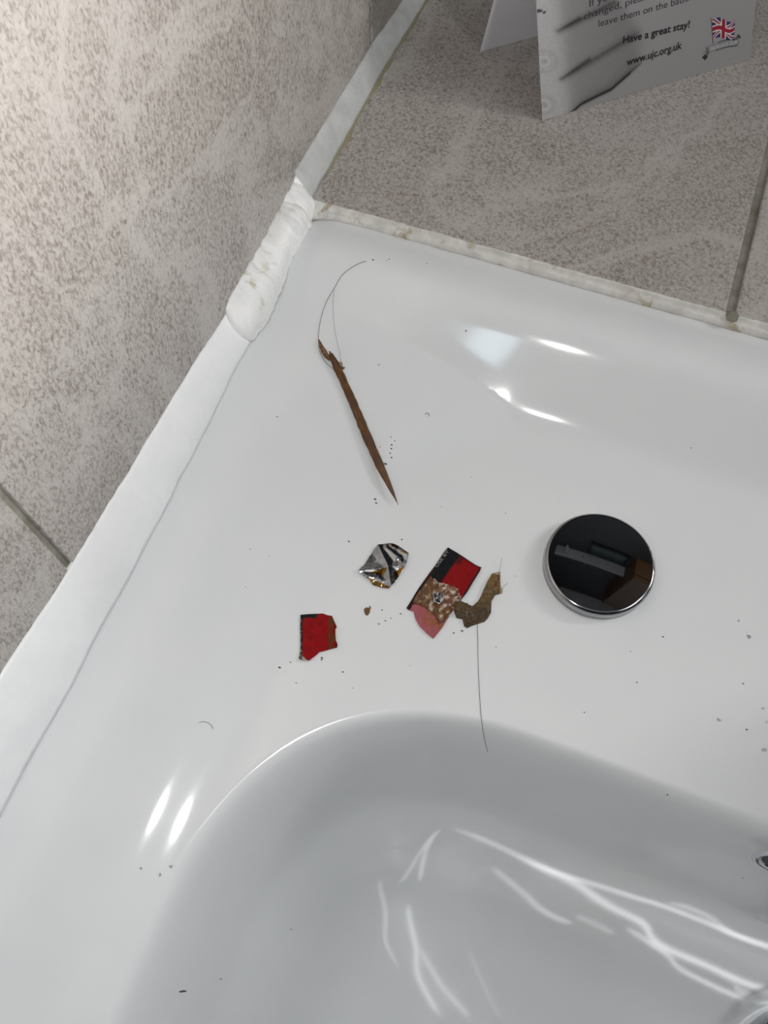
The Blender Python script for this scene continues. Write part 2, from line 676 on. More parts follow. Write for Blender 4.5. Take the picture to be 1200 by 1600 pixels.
for k in range(14):
    for j in range(20):
        bm.faces.new((rings[k][j], rings[k][(j + 1) % 20], rings[k + 1][(j + 1) % 20], rings[k + 1][j]))
bm.faces.new(rings[0])
bm.faces.new(rings[-1])
adopt(bm_obj('spout', bm, M_CHROME), tap)
bm = bmesh.new()
bmesh.ops.create_cube(bm, size=1.0)
for v in bm.verts:
    v.co = Vector((tx + v.co.x * 0.014, -0.105 - 0.02 + v.co.y * 0.07, tz + 0.103 + v.co.z * 0.009 - v.co.y * 0.01))
bmesh.ops.bevel(bm, geom=bm.edges[:], offset=0.003, segments=3, affect='EDGES')
adopt(bm_obj('tap_lever', bm, M_CHROME), tap)

# overflow opening in the rear wall of the bowl
of = surf(1222, 1350)
eps = 0.001
nrm = Vector((-(hz(of.x + eps, of.y) - hz(of.x - eps, of.y)) / (2 * eps), -(hz(of.x, of.y + eps) - hz(of.x, of.y - eps)) / (2 * eps), 1)).normalized()
rot = nrm.to_track_quat('Z', 'Y').to_matrix().to_4x4()
ov = empty('overflow_outlet', of)
tag(ov, 'small round overflow outlet in the rear wall of the bowl', 'overflow')
o = lathe('overflow_ring', [(0.0095, -0.002), (0.0095, 0.0004), (0.0082, 0.0009), (0.0068, 0.0003), (0.006, -0.003)], 0, 0, M_CHROME, 40)
o.data.transform(Matrix.Translation(of) @ rot)
adopt(o, ov)
o = lathe('overflow_dark_disc', [(0.0064, 0.0001), (0.0, 0.0001)], 0, 0, M_DARK, 40)  # flat dark disc, the shade of an open hole put into its colour
o.data.transform(Matrix.Translation(of) @ rot)
adopt(o, ov)

# ------------------------------------------------------------------ sealant beads
def interp(t, tab):
    if t <= tab[0][0]:
        return tab[0][1]
    for (a, va), (b, vb) in zip(tab[:-1], tab[1:]):
        if t <= b:
            return va + (vb - va) * (t - a) / (b - a)
    return tab[-1][1]


def bead(name, n, fn, m, parent=None, prof=9):
    """fn(i/n, j/prof) -> surface point, fn(i/n, -1) -> hidden root point"""
    verts, faces = [], []
    for i in range(n + 1):
        s = i / n
        for j in range(prof + 1):
            verts.append(fn(s, j / prof))
        verts.append(fn(s, -1))
    m1 = prof + 2
    for i in range(n):
        for j in range(m1):
            a = i * m1 + j
            b = i * m1 + (j + 1) % m1
            faces.append((a, b, b + m1, a + m1))
    faces.append(tuple(range(m1)))
    faces.append(tuple(n * m1 + k for k in range(m1 - 1, -1, -1)))
    bm = bmesh.new()
    vs = [bm.verts.new(v) for v in verts]
    for f_ in faces:
        bm.faces.new([vs[i] for i in f_])
    return bm_obj(name, bm, m, parent)


WZ = [(-0.48, 0.018), (-0.30, 0.0165), (-0.2166, 0.0132), (-0.181, 0.0092), (-0.138, 0.0076), (-0.094, 0.0056), (-0.071, 0.0036), (-0.058, 0.0028)]


def nz(p, s, a):
    return a * noise.noise(Vector(p) * s)


def fn_left(s, t):
    y = -0.480 + s * (0.480 - 0.059)
    zw = interp(y, WZ) + nz((0, y, 1), 60, 0.0007) + nz((0, y, 5), 300, 0.0004)
    xr = 0.0078 + nz((3, y, 0), 40, 0.0008) + nz((3, y, 9), 250, 0.00025)
    zr = hz(max(xr, XL + 0.0005), y) - 0.0001
    if t < 0:
        return (-0.0005, y, zr - 0.004)
    a = t
    x = -0.0004 + (xr + 0.0004) * a
    z = zw + (zr - zw) * a
    bul = math.sin(math.pi * a) * 0.0017
    nx, nzv = (zw - zr), (xr)
    l = math.hypot(nx, nzv)
    return (x + nx / l * bul + nz((x, y, z), 120, 0.0002), y, z + nzv / l * bul)


b1 = bead('sealant_strip', 420, fn_left, M_SEAL, prof=12)
tag(b1, 'long smooth white silicone strip between left tiled wall and basin', 'sealant')


# lumpy white corner sealant: overlapping dabs
def dab(i, y0, y1, zt_, xr, bulge, seed):
    def fn(s, t):
        y = y0 + (y1 - y0) * s
        e = math.sqrt(max(0.0, 1 - (2 * s - 1) ** 4))
        zw = 0.001 + (zt_ - 0.001) * (0.55 + 0.45 * e) + nz((seed, y, 0), 300, 0.0008)
        xx = xr * (0.8 + 0.2 * e) + nz((seed, y, 4), 300, 0.0008)
        zr = hz(max(xx, XL + 0.0005), min(y, YB)) + 0.0002
        if t < 0:
            return (-0.0005, y, -0.012)
        x = -0.0004 + (xx + 0.0004) * t
        z = zw + (zr - zw) * t
        b = math.sin(math.pi * min(1, t * 1.05)) * bulge * (0.08 + 0.92 * e) + nz((x + seed, y, z), 380, 0.0003) + nz((x + seed, y, z), 120, 0.0009)
        l = math.hypot(zw - zr, xx)
        # the dabs' lower ends hang like scallops
        ysh = -0.004 * math.sin(math.pi * t) * (1 if s < 0.5 else 0.3)
        return (x + (zw - zr) / l * b, y + ysh, z + xx / l * b)
    return bead('dab', 40, fn, M_SEAL_LUMP, prof=18)


lump = empty('corner_sealant', (0.004, -0.03, -0.002))
tag(lump, 'lumpy white silicone dabs piled in the corner where basin, wall and ledge meet', 'sealant')
for k, (a, b, z_, x_, bu) in enumerate([(-0.066, -0.036, 0.0070, 0.0100, 0.0044), (-0.046, -0.020, 0.0066, 0.0098, 0.0042),
                                        (-0.028, -0.006, 0.0078, 0.0112, 0.0046), (-0.012, 0.004, 0.0088, 0.0090, 0.0038),
                                        (-0.001, 0.011, 0.0104, 0.0058, 0.0020)]):
    adopt(dab(k, a, b, z_, x_, bu, k * 3.1 + 1), lump)


def fn_ledge(s, t):
    y = 0.002 + s * 0.317
    zw = interp(y, [(0, 0.0125), (0.09, 0.0100), (0.13, 0.0055), (0.32, 0.0050)]) + nz((0, y, 2), 90, 0.0006)
    xr = interp(y, [(0, 0.0066), (0.03, 0.0066), (0.09, 0.0063), (0.133, 0.0078), (0.32, 0.008)]) + nz((5, y, 2), 120, 0.0006)
    if t < 0:
        return (-0.0005, y, -0.001)
    return (-0.0004 + (xr + 0.0004) * t + 0.0006 * math.sin(math.pi * t), y, zw * (1 - t) + 0.00005 + 0.0006 * math.sin(math.pi * t))


b3 = bead('sealant_strip', 160, fn_ledge, M_SEAL_GREY)
tag(b3, 'greyish translucent silicone strip between left wall and tiled ledge', 'sealant')
# yellowed smear beside that strip
def fn_smear(s, t):
    y = 0.018 + s * 0.30
    x0 = interp(y, [(0, 0.0066), (0.09, 0.0063), (0.133, 0.0078), (0.32, 0.008)])
    w = 0.0006 + abs(nz((1, y, 0), 60, 0.0042)) + abs(nz((1, y, 7), 240, 0.001))
    if t < 0:
        return (x0, y, -0.0006)
    return (x0 - 0.0012 + (w + 0.0012) * t, y, 0.00008 + 0.00035 * (1 - t))
sm_o = bead('sealant_smear', 200, fn_smear, mat('yellowed_silicone', (0.30, 0.275, 0.17), 0.4), prof=4)
tag(sm_o, 'yellowed sealant smear', None)
adopt(sm_o, b3)


def fn_rear(s, t):
    x = 0.006 + s * 0.582
    wob = nz((x, 0, 3), 110, 0.0007) + nz((x, 2, 3), 420, 0.0005)
    yt = 0.0012 + wob * 0.8
    yb = -0.0027 + nz((x, 5, 0), 80, 0.0006) + nz((x, 5, 4), 350, 0.0004) - 0.002 * max(0, 1 - (x - 0.006) / 0.03)
    zb = hz(x, min(yb, YB - 0.0003)) + 0.0001
    if t < 0:
        return (x, -0.001, -0.006)
    y = yt + (yb - yt) * t
    z = 0.0003 + (zb - 0.0003) * t
    b = 0.0014 * math.sin(math.pi * t) ** 0.7 * (1 + nz((x, y, 8), 300, 0.5)) + nz((x, y, 1), 700, 0.0003) + 0.0005 * math.sin(3 * math.pi * t)
    return (x, y, z + b + 0.0001)


b2 = bead('sealant_strip', 700, fn_rear, M_SEAL_OLD, prof=14)
tag(b2, 'thin aged cream silicone bead between the basin rear edge and ledge', 'sealant')
adopt(bm_obj('grout_blob', (lambda bm: (bmesh.ops.create_icosphere(bm, subdivisions=3, radius=1.0),
      [setattr(v, 'co', Vector((0.1795 + v.co.x * 0.0023, -0.0004 + v.co.y * 0.0028, 0.0010 + v.co.z * 0.0013)) + Vector((nz(v.co, 2.2, 0.0006), nz(v.co + Vector((5, 5, 5)), 2.2, 0.0006), 0))) for v in bm.verts], bm)[-1])(bmesh.new()),
      M_GROUT), b2)

# ------------------------------------------------------------------ thin torn pieces
def sheet(name, pts, step, lift, thick, colour, m, parent=None, extra=None, subdiv_jit=0.0, world=None):
    """pts: photo pixels of the outline dropped onto the basin; the sheet is cut into a fine
    grid, lifted by lift(x_px, y_px) metres, coloured by colour(x_px, y_px), then given thickness"""
    P = [surf(*p) for p in pts]
    bm = bmesh.new()
    f = bm.faces.new([bm.verts.new((p.x, p.y, 0)) for p in P])
    xs0, xs1 = min(p.x for p in P), max(p.x for p in P)
    ys0, ys1 = min(p.y for p in P), max(p.y for p in P)
    x = xs0 + step
    while x < xs1:
        bmesh.ops.bisect_plane(bm, geom=bm.verts[:] + bm.edges[:] + bm.faces[:], plane_co=(x, 0, 0), plane_no=(1, 0, 0))
        x += step
    y = ys0 + step
    while y < ys1:
        bmesh.ops.bisect_plane(bm, geom=bm.verts[:] + bm.edges[:] + bm.faces[:], plane_co=(0, y, 0), plane_no=(0, 1, 0))
        y += step
    bmesh.ops.triangulate(bm, faces=[f for f in bm.faces if len(f.verts) > 4])
    bmesh.ops.recalc_face_normals(bm, faces=bm.faces[:])
    if sum(f.normal.z for f in bm.faces) < 0:
        bmesh.ops.reverse_faces(bm, faces=bm.faces[:])
    bm.verts.ensure_lookup_table()
    n = len(bm.verts)
    base = [v.co.copy() for v in bm.verts]
    bnd = [any(e.is_boundary for e in v.link_edges) for v in bm.verts]
    px = [project((b.x, b.y, hz(b.x, b.y))) for b in base]
    top, bot, cols = [], [], []
    for b, q, e in zip(base, px, bnd):
        z = hz(b.x, b.y)
        l = lift(q[0], q[1])
        th = thick(q[0], q[1], e) if callable(thick) else thick
        top.append((b.x, b.y, z + l + th))
        bot.append((b.x, b.y, z + max(l, 0.00002)))
        cols.append(colour(q[0], q[1]))
    faces = [[v.index for v in f.verts] for f in bm.faces]
    be = [(e.verts[0].index, e.verts[1].index, e.link_faces[0]) for e in bm.edges if e.is_boundary]
    allf = [fc for fc in faces] + [[n + i for i in reversed(fc)] for fc in faces]
    for a, b_, lf in be:
        idx = [v.index for v in lf.verts]
        k = idx.index(a)
        if idx[(k + 1) % len(idx)] == b_:
            allf.append([b_, a, n + a, n + b_])
        else:
            allf.append([a, b_, n + b_, n + a])
    bm.free()
    o = mesh_obj(name, top + bot, allf, m, None, smooth=True)
    at = o.data.color_attributes.new('print', 'FLOAT_COLOR', 'POINT')
    cc = [(*c[:3], 1.0) for c in cols] * 2
    at.data.foreach_set('color', [x for c in cc for x in c])
    if parent:
        adopt(o, parent)
    return o


def cell(x, y, s, seed=0.0):
    return noise.cell(Vector((x * s, y * s, seed)))


def N(x, y, s, seed=0.0):
    return noise.noise(Vector((x * s, y * s, seed)))


def seg_d(px, py, ax, ay, bx_, by):
    dx, dy = bx_ - ax, by - ay
    t = max(0, min(1, ((px - ax) * dx + (py - ay) * dy) / (dx * dx + dy * dy)))
    return math.hypot(px - ax - t * dx, py - ay - t * dy), t


def crumple(x, y, s, seed):
    """faceted creases: distance between the two nearest voronoi points"""
    d, _ = noise.voronoi(Vector((x * s, y * s, seed)))
    return d[0]


RED = (0.27, 0.002, 0.004)
M_WRAP = vcol_mat('printed_wrapper', 0.25, 0.0, (1900, 0.9, 0.0006), Specular_IOR_Level=0.15)
M_GOO = vcol_mat('wet_brown_residue', 0.18, 0.0, (1300, 0.9, 0.0009), Coat_Weight=0.35, Coat_Roughness=0.08)
M_FOIL = vcol_mat('crumpled_foil', 0.16, 1.0, (900, 0.25, 0.0004))


def col_small(x, y):
    n = N(x, y, 0.25, 3) * 2
    if y < 966.5 + n * 0.5 and x < 496 + n:
        return (0.008, 0.010, 0.010)
    if x < 470.8 + n * 0.5 + (1.2 if y > 1008 else 0):
        return (0.30, 0.28, 0.24) if N(x, y, 0.5, 8) > 0.05 else (0.02, 0.015, 0.013)
    if x < 473.0 + n * 0.4:
        return (0.02, 0.010, 0.010)
    if y > 1027 and x < 474 + (y - 1027) * 1.0:
        return (0.42, 0.38, 0.35)
    if 514 + n * 2 < x < 521.5 + n * 1.5 and y > 965:
        return (0.085, 0.045, 0.008) if N(x, y, 0.35, 4) > -0.1 else (0.20, 0.01, 0.005)
    if y < 961.3 or x > 524.6:
        return (0.12, 0.004, 0.004)
    s = 1.0 + 0.25 * N(x, y, 0.1, 5)
    return (RED[0] * s, RED[1], RED[2])


pts_small = [(470, 961.5), (487, 960), (504, 959.5), (511, 961.5), (519, 963.5), (522.5, 972), (526, 980), (526.5, 982), (524.5, 985), (524.5, 994),
             (525, 1002), (528, 1009), (527, 1013.5), (514, 1016), (500, 1019.5), (492, 1027), (484, 1033.5), (475, 1034), (467, 1031), (469, 1020), (469.5, 1005), (469, 980)]
w1 = sheet('wrapper_scrap', pts_small, 0.0003, lambda x, y: 0.0002 + 0.0009 * max(0, (x - 512) / 14) ** 2 + 0.0005 * max(0, (1016 - y) / 60) * 0 + 0.00045 * (0.5 + N(x, y, 0.09, 2)) + 0.0006 * max(0, (y - 1015) / 18),
           0.00015, col_small, M_WRAP)
tag(w1, 'small torn shiny red wrapper scrap with a black top edge, left of the other scraps', 'wrapper')

A0 = (700.0, 856.0)      # top corner of the larger wrapper
AU = (0.848, 0.530)      # along its short side
AV = (-0.547, 0.837)     # along its long side


def col_big(x, y):
    u = (x - A0[0]) * AU[0] + (y - A0[1]) * AU[1]
    v = (x - A0[0]) * AV[0] + (y - A0[1]) * AV[1]
    n = N(x, y, 0.18, 1)
    if u < 0.9 + n or (v < 1.2) or u > 59.5:
        return (0.025, 0.010, 0.010)
    if v < 53 + n * 3:
        if u < 21 + 0.4 * n - 0.05 * (v - 25):
            return (0.004, 0.005, 0.006)
        if v < 14 and u < 30:
            return (0.10, 0.003, 0.005)
        return (RED[0] * 0.92, RED[1], RED[2])
    if v < 96 + n * 12 - u * 0.05:
        k = N(x, y, 0.22, 6)
        if k > 0.22:
            return (0.40, 0.34, 0.30)
        if k > 0.05:
            return (0.34, 0.10, 0.08)
        if k > -0.2:
            return (0.17, 0.08, 0.025)
        return (0.10, 0.05, 0.015)
    if u > 24 and n > -0.05 and v < 118:
        return (0.30, 0.11, 0.05)
    s = 1 + 0.2 * N(x, y, 0.15, 9)
    return (0.37 * s, 0.105 * s, 0.115 * s)


pts_big = [(700, 856), (712, 863), (728, 873.5), (742, 883), (751.5, 888.5), (749, 895), (739, 911), (729, 928), (716, 944), (703, 962), (690, 983), (677, 999.5),
           (666, 990), (655, 979), (649, 968), (646, 956), (640, 955), (635, 951), (643, 938), (654, 920), (666, 903), (680, 884), (692, 866)]


def lift_big(x, y):
    v = (x - A0[0]) * AV[0] + (y - A0[1]) * AV[1]
    u = (x - A0[0]) * AU[0] + (y - A0[1]) * AU[1]
    return 0.0002 + 0.0003 * (0.5 + N(x, y, 0.06, 12)) + 0.0006 * max(0, (u - 48) / 12) ** 2 + (0.0004 * max(0, (v - 120) / 30))


wb = empty('wrapper_strip', surf(690, 930))
tag(wb, 'larger oblong black-and-red wrapper strip with a faded pink end and brown residue', 'wrapper')
sheet('printed_film', pts_big, 0.00035, lift_big, 0.00015, col_big, M_WRAP, wb)


def goo_thick(h, s=0.12, seed=0.0):
    def f(x, y, e):
        if e:
            return 0.00012
        return h * (0.45 + 0.55 * abs(N(x, y, s, seed))) + h * 0.35 * N(x, y, s * 3, seed + 3)
    return f


def col_crust(x, y):
    k = 0.8 * N(x, y, 0.13, 15) + 0.5 * N(x, y, 0.42, 2)
    if x > 690 and y < 950:
        return (0.62, 0.52, 0.45) if k > 0.2 else ((0.30, 0.15, 0.09) if k > -0.05 else (0.13, 0.05, 0.02))  # palest value paints a silvery sparkle into the crust colour
    return (0.50, 0.42, 0.34) if k > 0.33 else ((0.22, 0.11, 0.04) if k > 0.05 else (0.11, 0.042, 0.008))


pts_crust = [(677, 907), (684, 911), (692, 912), (700, 914), (709, 917), (716, 922), (718, 929), (713, 938), (705, 949), (702, 960), (693, 973), (686, 977), (681, 965), (671, 955),
             (662, 949), (652, 945), (644, 944), (648, 934), (655, 925), (663, 914), (668, 906)]
sheet('residue_crust', pts_crust, 0.00032, lambda x, y: lift_big(x, y) + 0.00008, goo_thick(0.0011, 0.16, 2), col_crust, M_GOO, wb)
pts_fb = [(676, 931), (684, 927), (692, 932), (693, 940), (686, 946), (678, 943)]
sheet('foil_patch', pts_fb, 0.0003, lambda x, y: lift_big(x, y) + 0.0011 + 0.0003 * crumple(x, y, 0.2, 1), 0.0001, lambda x, y: (0.62, 0.63, 0.66), M_FOIL, wb)

# pale print along the wrapper's edge
M_PRINTGREY = mat('pale_print', (0.32, 0.30, 0.29), 0.4)


def text_on(name, body, origin, xdir, ydir, height_m, width_m, m, bold=0.0, parent=None, align='LEFT', skew=0.0):
    cu = bpy.data.curves.new(name, 'FONT')
    cu.body = body
    cu.size = 1.0
    cu.offset = bold
    cu.resolution_u = 3
    to = bpy.data.objects.new(name, cu)
    COL.objects.link(to)
    dg = bpy.context.evaluated_depsgraph_get()
    me = bpy.data.meshes.new_from_object(to.evaluated_get(dg))
    bpy.data.objects.remove(to)
    xs_ = [v.co.x for v in me.vertices]
    w = max(xs_) - min(xs_)
    x0 = min(xs_)
    sx = width_m / w
    sy = height_m / 0.70                 # capital height of the built-in face
    nrm_ = xdir.cross(ydir).normalized()
    for v in me.vertices:
        c = v.co
        v.co = origin + xdir * ((c.x - x0) * sx + skew * c.y * sy) + ydir * (c.y * sy) + nrm_ * 0.00004
    me.materials.clear()
    me.materials.append(m)
    o = bpy.data.objects.new(name, me)
    COL.objects.link(o)
    if parent:
        adopt(o, parent)
    return o


pa, pb = surf(679.5, 890), surf(702.5, 858.5)
pa.z += 0.0009
pb.z += 0.0009
xd = (pb - pa).normalized()
yd = Vector((0, 0, 1)).cross(xd).normalized()
text_on('printed_lettering', 'USE BY', surf(683.2, 888) + Vector((0, 0, 0.0009)), xd, yd, 0.0010, (pb - pa).length * 0.8, M_PRINTGREY, 0.0, wb)

# foil scrap
pts_foil = [(560, 894), (564, 889), (569, 884), (574, 876), (580, 867), (585, 859), (590, 853.5), (599, 851.5), (609, 850), (615, 851), (620, 853), (630, 860), (638.5, 867), (637.5, 873),
            (635, 882), (632.5, 888), (630, 892), (622, 904), (618, 911), (614, 915), (607, 921.5), (596, 919), (583, 915), (577, 907), (571, 903), (564, 899)]


def col_foil(x, y):
    def tri(p, a, b, c):
        def sg(p1, p2, p3):
            return (p1[0] - p3[0]) * (p2[1] - p3[1]) - (p2[0] - p3[0]) * (p1[1] - p3[1])
        d = (sg(p, a, b), sg(p, b, c), sg(p, c, a))
        return not (min(d) < 0 and max(d) > 0)
    w = 1.5 * N(x, y, 0.3, 2)
    p = (x + w, y + w)
    br = (0.20, 0.10, 0.015)
    if tri(p, (577, 896), (604, 888), (600, 901)) or tri(p, (614, 896), (633, 885), (618, 907)) or tri(p, (624, 862), (638, 868), (635, 869)) or tri(p, (624, 864), (634, 862), (637, 868)):
        return br
    if y > 899 + (x - 563) * 0.42 + w * 1.5 and y > 898:
        return (0.16, 0.09, 0.03)
    if x > 611 and y < 857 + w and x < 627:
        return (0.25, 0.16, 0.10)
    return (0.33, 0.34, 0.35)


FOIL_CREASES = [((590, 853), (606, 886), 1.0), ((606, 886), (611, 918), 0.9), ((562, 893), (606, 886), 0.7), ((606, 886), (634, 884), 0.6),
                ((603, 858), (622, 872), 0.8), ((622, 872), (632, 890), 0.5), ((575, 872), (596, 874), 0.35), ((568, 899), (614, 912), 0.6), ((612, 855), (636, 868), 0.7)]


def lift_foil(x, y):
    # sharp folded ridges between flat facets, as if crumpled and pressed flat again
    z = 0.0
    for (p, q, h) in FOIL_CREASES:
        d, t = seg_d(x, y, *p, *q)
        z = max(z, h * max(0.0, 1 - d / (9 + 5 * h)))
    wob = 0.45 * crumple(x + 11, y, 0.045, 4)
    return 0.0003 + 0.0012 * z + 0.0008 * wob + 0.0004 * max(0, (x - 622) / 14)


fo = sheet('foil_scrap', pts_foil, 0.0003, lift_foil, 0.00006, col_foil, M_FOIL)
tag(fo, 'crumpled silver foil scrap with brown stains, below the wooden splinter tip', 'foil')

# brown residue lump with hairs
pts_res = [(768, 897), (775, 895), (782, 894), (781.5, 905), (782, 918), (785, 921), (785, 927), (779, 929), (774, 930), (768, 940), (767.5, 950), (767, 958), (762, 967), (757, 972),
           (743, 976.5), (736, 979), (730, 982), (725, 979), (722.5, 968), (713, 966), (710, 958), (709, 951), (705, 948), (709, 943), (717, 939.5), (724, 941), (729, 943), (737, 948),
           (746, 941), (751, 932), (755, 922), (761, 909)]


def col_res(x, y):
    t = min(1, max(0, (960 - y) / 55))
    k = N(x, y, 0.12, 4) + 0.5 * N(x, y, 0.4, 7)
    c0 = (0.060, 0.030, 0.004)
    c1 = (0.20, 0.110, 0.010)
    f = min(1, max(0, t * (0.75 + 0.7 * k)))
    c = tuple(a + (b - a) * f for a, b in zip(c0, c1))
    if (x - 774.5) ** 2 / 10 + (y - 914) ** 2 / 16 < 1:
        c = (0.12, 0.03, 0.01)
    if y < 899 and x > 771:
        c = (0.36, 0.30, 0.20)
    if y > 918 and x > 781:
        c = (0.42, 0.36, 0.28)
    return c


res = empty('food_residue', surf(750, 945))
tag(res, 'curved lump of wet yellow-brown residue touching the larger wrapper strip', 'residue')
sheet('residue_lump', pts_res, 0.00035, lambda x, y: 0.00005, goo_thick(0.0019, 0.085, 5), col_res, M_GOO, res)

crumb_pts = [(569, 951), (573, 949), (576, 950.5), (577.5, 946.5), (579, 947), (578.5, 952), (578, 957), (575, 962), (571, 961), (569, 956)]
cr = sheet('crumb', crumb_pts, 0.0003, lambda x, y: 0.0, goo_thick(0.0009, 0.2, 1), lambda x, y: (0.16, 0.07, 0.02), M_GOO)
tag(cr, 'small brown crumb between the foil scrap and the small red scrap', 'crumb')


# ------------------------------------------------------------------ hairs and splinter
def tube(name, pts, rad, m, parent=None, seg=6):
    bm = bmesh.new()
    rings = []
    for i, p in enumerate(pts):
        a = pts[max(i - 1, 0)]
        b = pts[min(i + 1, len(pts) - 1)]
        d = (Vector(b) - Vector(a)).normalized()
        u = d.cross(Vector((0, 0, 1)))
        if u.length < 1e-4:
            u = Vector((1, 0, 0))
        u.normalize()
        w = u.cross(d).normalized()
        r = rad(i / (len(pts) - 1)) if callable(rad) else rad
        rx, rz = r if isinstance(r, tuple) else (r, r)
        rings.append([bm.verts.new(Vector(p) + u * (rx * math.cos(t)) + w * (rz * math.sin(t))) for t in [2 * math.pi * k / seg for k in range(seg)]])
    for a, b in zip(rings[:-1], rings[1:]):
        for k in range(seg):
            bm.faces.new((a[k], a[(k + 1) % seg], b[(k + 1) % seg], b[k]))
    bm.faces.new(rings[0][::-1])
    bm.faces.new(rings[-1])
    return bm_obj(name, bm, m, parent)


def spline(px, n=10):
    out = []
    P = [px[0]] + list(px) + [px[-1]]
    for i in range(1, len(P) - 2):
        for k in range(n):
            t = k / n
            c = []
            for j in range(len(px[0])):
                p0, p1, p2, p3 = P[i - 1][j], P[i][j], P[i + 1][j], P[i + 2][j]
                c.append(0.5 * ((2 * p1) + (-p0 + p2) * t + (2 * p0 - 5 * p1 + 4 * p2 - p3) * t * t + (-p0 + 3 * p1 - 3 * p2 + p3) * t ** 3))
            out.append(tuple(c))
    out.append(tuple(px[-1]))
    return out


M_HAIR = mat('dark_hair', (0.06, 0.045, 0.035), 0.4)
M_HAIR_PALE = mat('pale_grey_hair', (0.28, 0.26, 0.25), 0.4)


def hair(name, px, r, m, lift=0.0001, parent=None):
    return tube(name, [surf(u, v, lift + r) for u, v in spline(px)], r, m, parent, 5)


h = hair('hair', [(746, 976), (746.5, 1000), (747, 1030), (748, 1060), (750, 1095), (753, 1130), (757, 1155), (762, 1175)], 0.00009, M_HAIR)
tag(h, 'long dark hair running from the brown residue lump down over the bowl rim', 'hair')
h = hair('hair', [(572, 408), (560, 412), (545, 421), (533, 432), (523, 449), (511, 470), (503, 492), (498.5, 515), (497.5, 535), (500, 550), (508, 565), (520, 576)], 0.00010, M_HAIR, 0.0005)
tag(h, 'longer dark curved hair arcing up from the broken end of the splinter', 'hair')
h = hair('hair', [(522, 452), (520.5, 475), (522, 505), (526, 530), (531, 552), (534.5, 572)], 0.00008, M_HAIR_PALE, 0.0004)
tag(h, 'fine pale hair inside the arc of the longer dark hair', 'hair')
h = hair('hair', [(778.5, 897), (781, 888), (784, 872)], 0.00009, M_HAIR_PALE, 0.0008, None)
adopt(h, res)
h.name = 'hair_end'
h = hair('hair_end', [(783, 920), (788, 916), (793, 911)], 0.00009, M_HAIR_PALE, 0.0006)
adopt(h, res)
h = hair('hair', [(311, 1129), (317, 1127.5), (325, 1129), (330, 1133), (333, 1139)], 0.00011, M_HAIR_PALE)
tag(h, 'short curled grey hair on the left side of the deck', 'hair')
h = hair('hair', [(664.5, 647.5), (667.5, 645), (670.5, 647), (670, 650)], 0.00014, M_HAIR_PALE)
tag(h, 'tiny curled grey hair right of the splinter on the deck', 'hair')


def make_splinter_mat():
    m = mat('stained_wood', rough=0.45)
    t = NT(m)
    a = t.n('ShaderNodeTexCoord')
    mp = t.n('ShaderNodeMapping')
    mp.inputs['Scale'].default_value = (1, 0.12, 1)
    t.l(a.outputs['Object'], mp.inputs['Vector'])
    n = t.noise(mp.outputs[0], 2400, 4, 0.65, 0.3)
    n2 = t.noise(a.outputs['Object'], 260, 3, 0.5)
    c = t.ramp(n, [(0.34, (0.035, 0.012, 0.003)), (0.5, (0.105, 0.038, 0.005)), (0.66, (0.19, 0.080, 0.011))])
    c2 = t.mix(t.ramp(n2, [(0.45, (0, 0, 0)), (0.65, (1, 1, 1))]), c, (0.075, 0.03, 0.008))
    t.l(c2, t.b.inputs['Base Color'])
    t.bump(n, 0.6, 0.0003)
    return m


M_SPL = make_splinter_mat()
pA = surf(517, 556)
pB = surf(621.5, 791)
spl = empty('wooden_splinter', (pA + pB) / 2)
tag(spl, 'broken brown wooden splinter like a toothpick lying on the basin deck', 'splinter')
L_ = (pB - pA).length
axis = (pB - pA).normalized()
side = Vector((0, 0, 1)).cross(axis).normalized()
upv = axis.cross(side)
if upv.z < 0:
    upv = -upv
# the stick in its own frame: x across, y along, z up
bm = bmesh.new()
nseg, ns = 90, 14
rings = []
for i in range(nseg + 1):
    t = i / nseg
    if t < 0.12:
        r = 0.0008 + 0.00085 * (t / 0.12) ** 0.7
    elif t < 0.74:
        r = 0.00165 - 0.0001 * math.sin(t * 9)
    else:
        r = 0.00165 * max(0.06, 1 - ((t - 0.74) / 0.26) ** 1.4)
    off = 0.0002 * math.sin(t * 7)
    ring = []
    for k in range(ns):
        a = 2 * math.pi * k / ns
        rr = r * (1 + 0.14 * noise.noise(Vector((math.cos(a) * 1.3, math.sin(a) * 1.3, t * 26))) + 0.06 * noise.noise(Vector((math.cos(a) * 5, math.sin(a) * 5, t * 9))))
        ring.append(bm.verts.new((rr * math.cos(a) + off, t * L_, rr * 0.8 * math.sin(a))))
    rings.append(ring)
for a, b in zip(rings[:-1], rings[1:]):
    for k in range(ns):
        bm.faces.new((a[k], a[(k + 1) % ns], b[(k + 1) % ns], b[k]))
bm.faces.new(rings[0][::-1])
bm.faces.new(rings[-1])
MS = Matrix(((side.x, axis.x, upv.x, 0), (side.y, axis.y, upv.y, 0), (side.z, axis.z, upv.z, 0), (0, 0, 0, 1)))
o = bm_obj('stick', bm, M_SPL)
zmin = max(hz((pA + axis * L_ * t).x, (pA + axis * L_ * t).y) - (pA + axis * L_ * t).z for t in [k / 40 for k in range(41)])
M4 = Matrix.Translation(pA + Vector((0, 0, 0.0009 + zmin))) @ MS
o.parent = spl
o.matrix_parent_inverse = Matrix.Translation(-spl.location)
o.matrix_world = M4
o.matrix_basis = M4
M_SPLD = vcol_mat('frayed_wood', 0.5, 0.0, (1800, 0.5, 0.0004))
pts_fl = [(498, 533), (502, 538), (506, 545), (511, 551), (515, 560), (518, 566), (513, 565), (507, 560), (502, 553), (499, 545)]
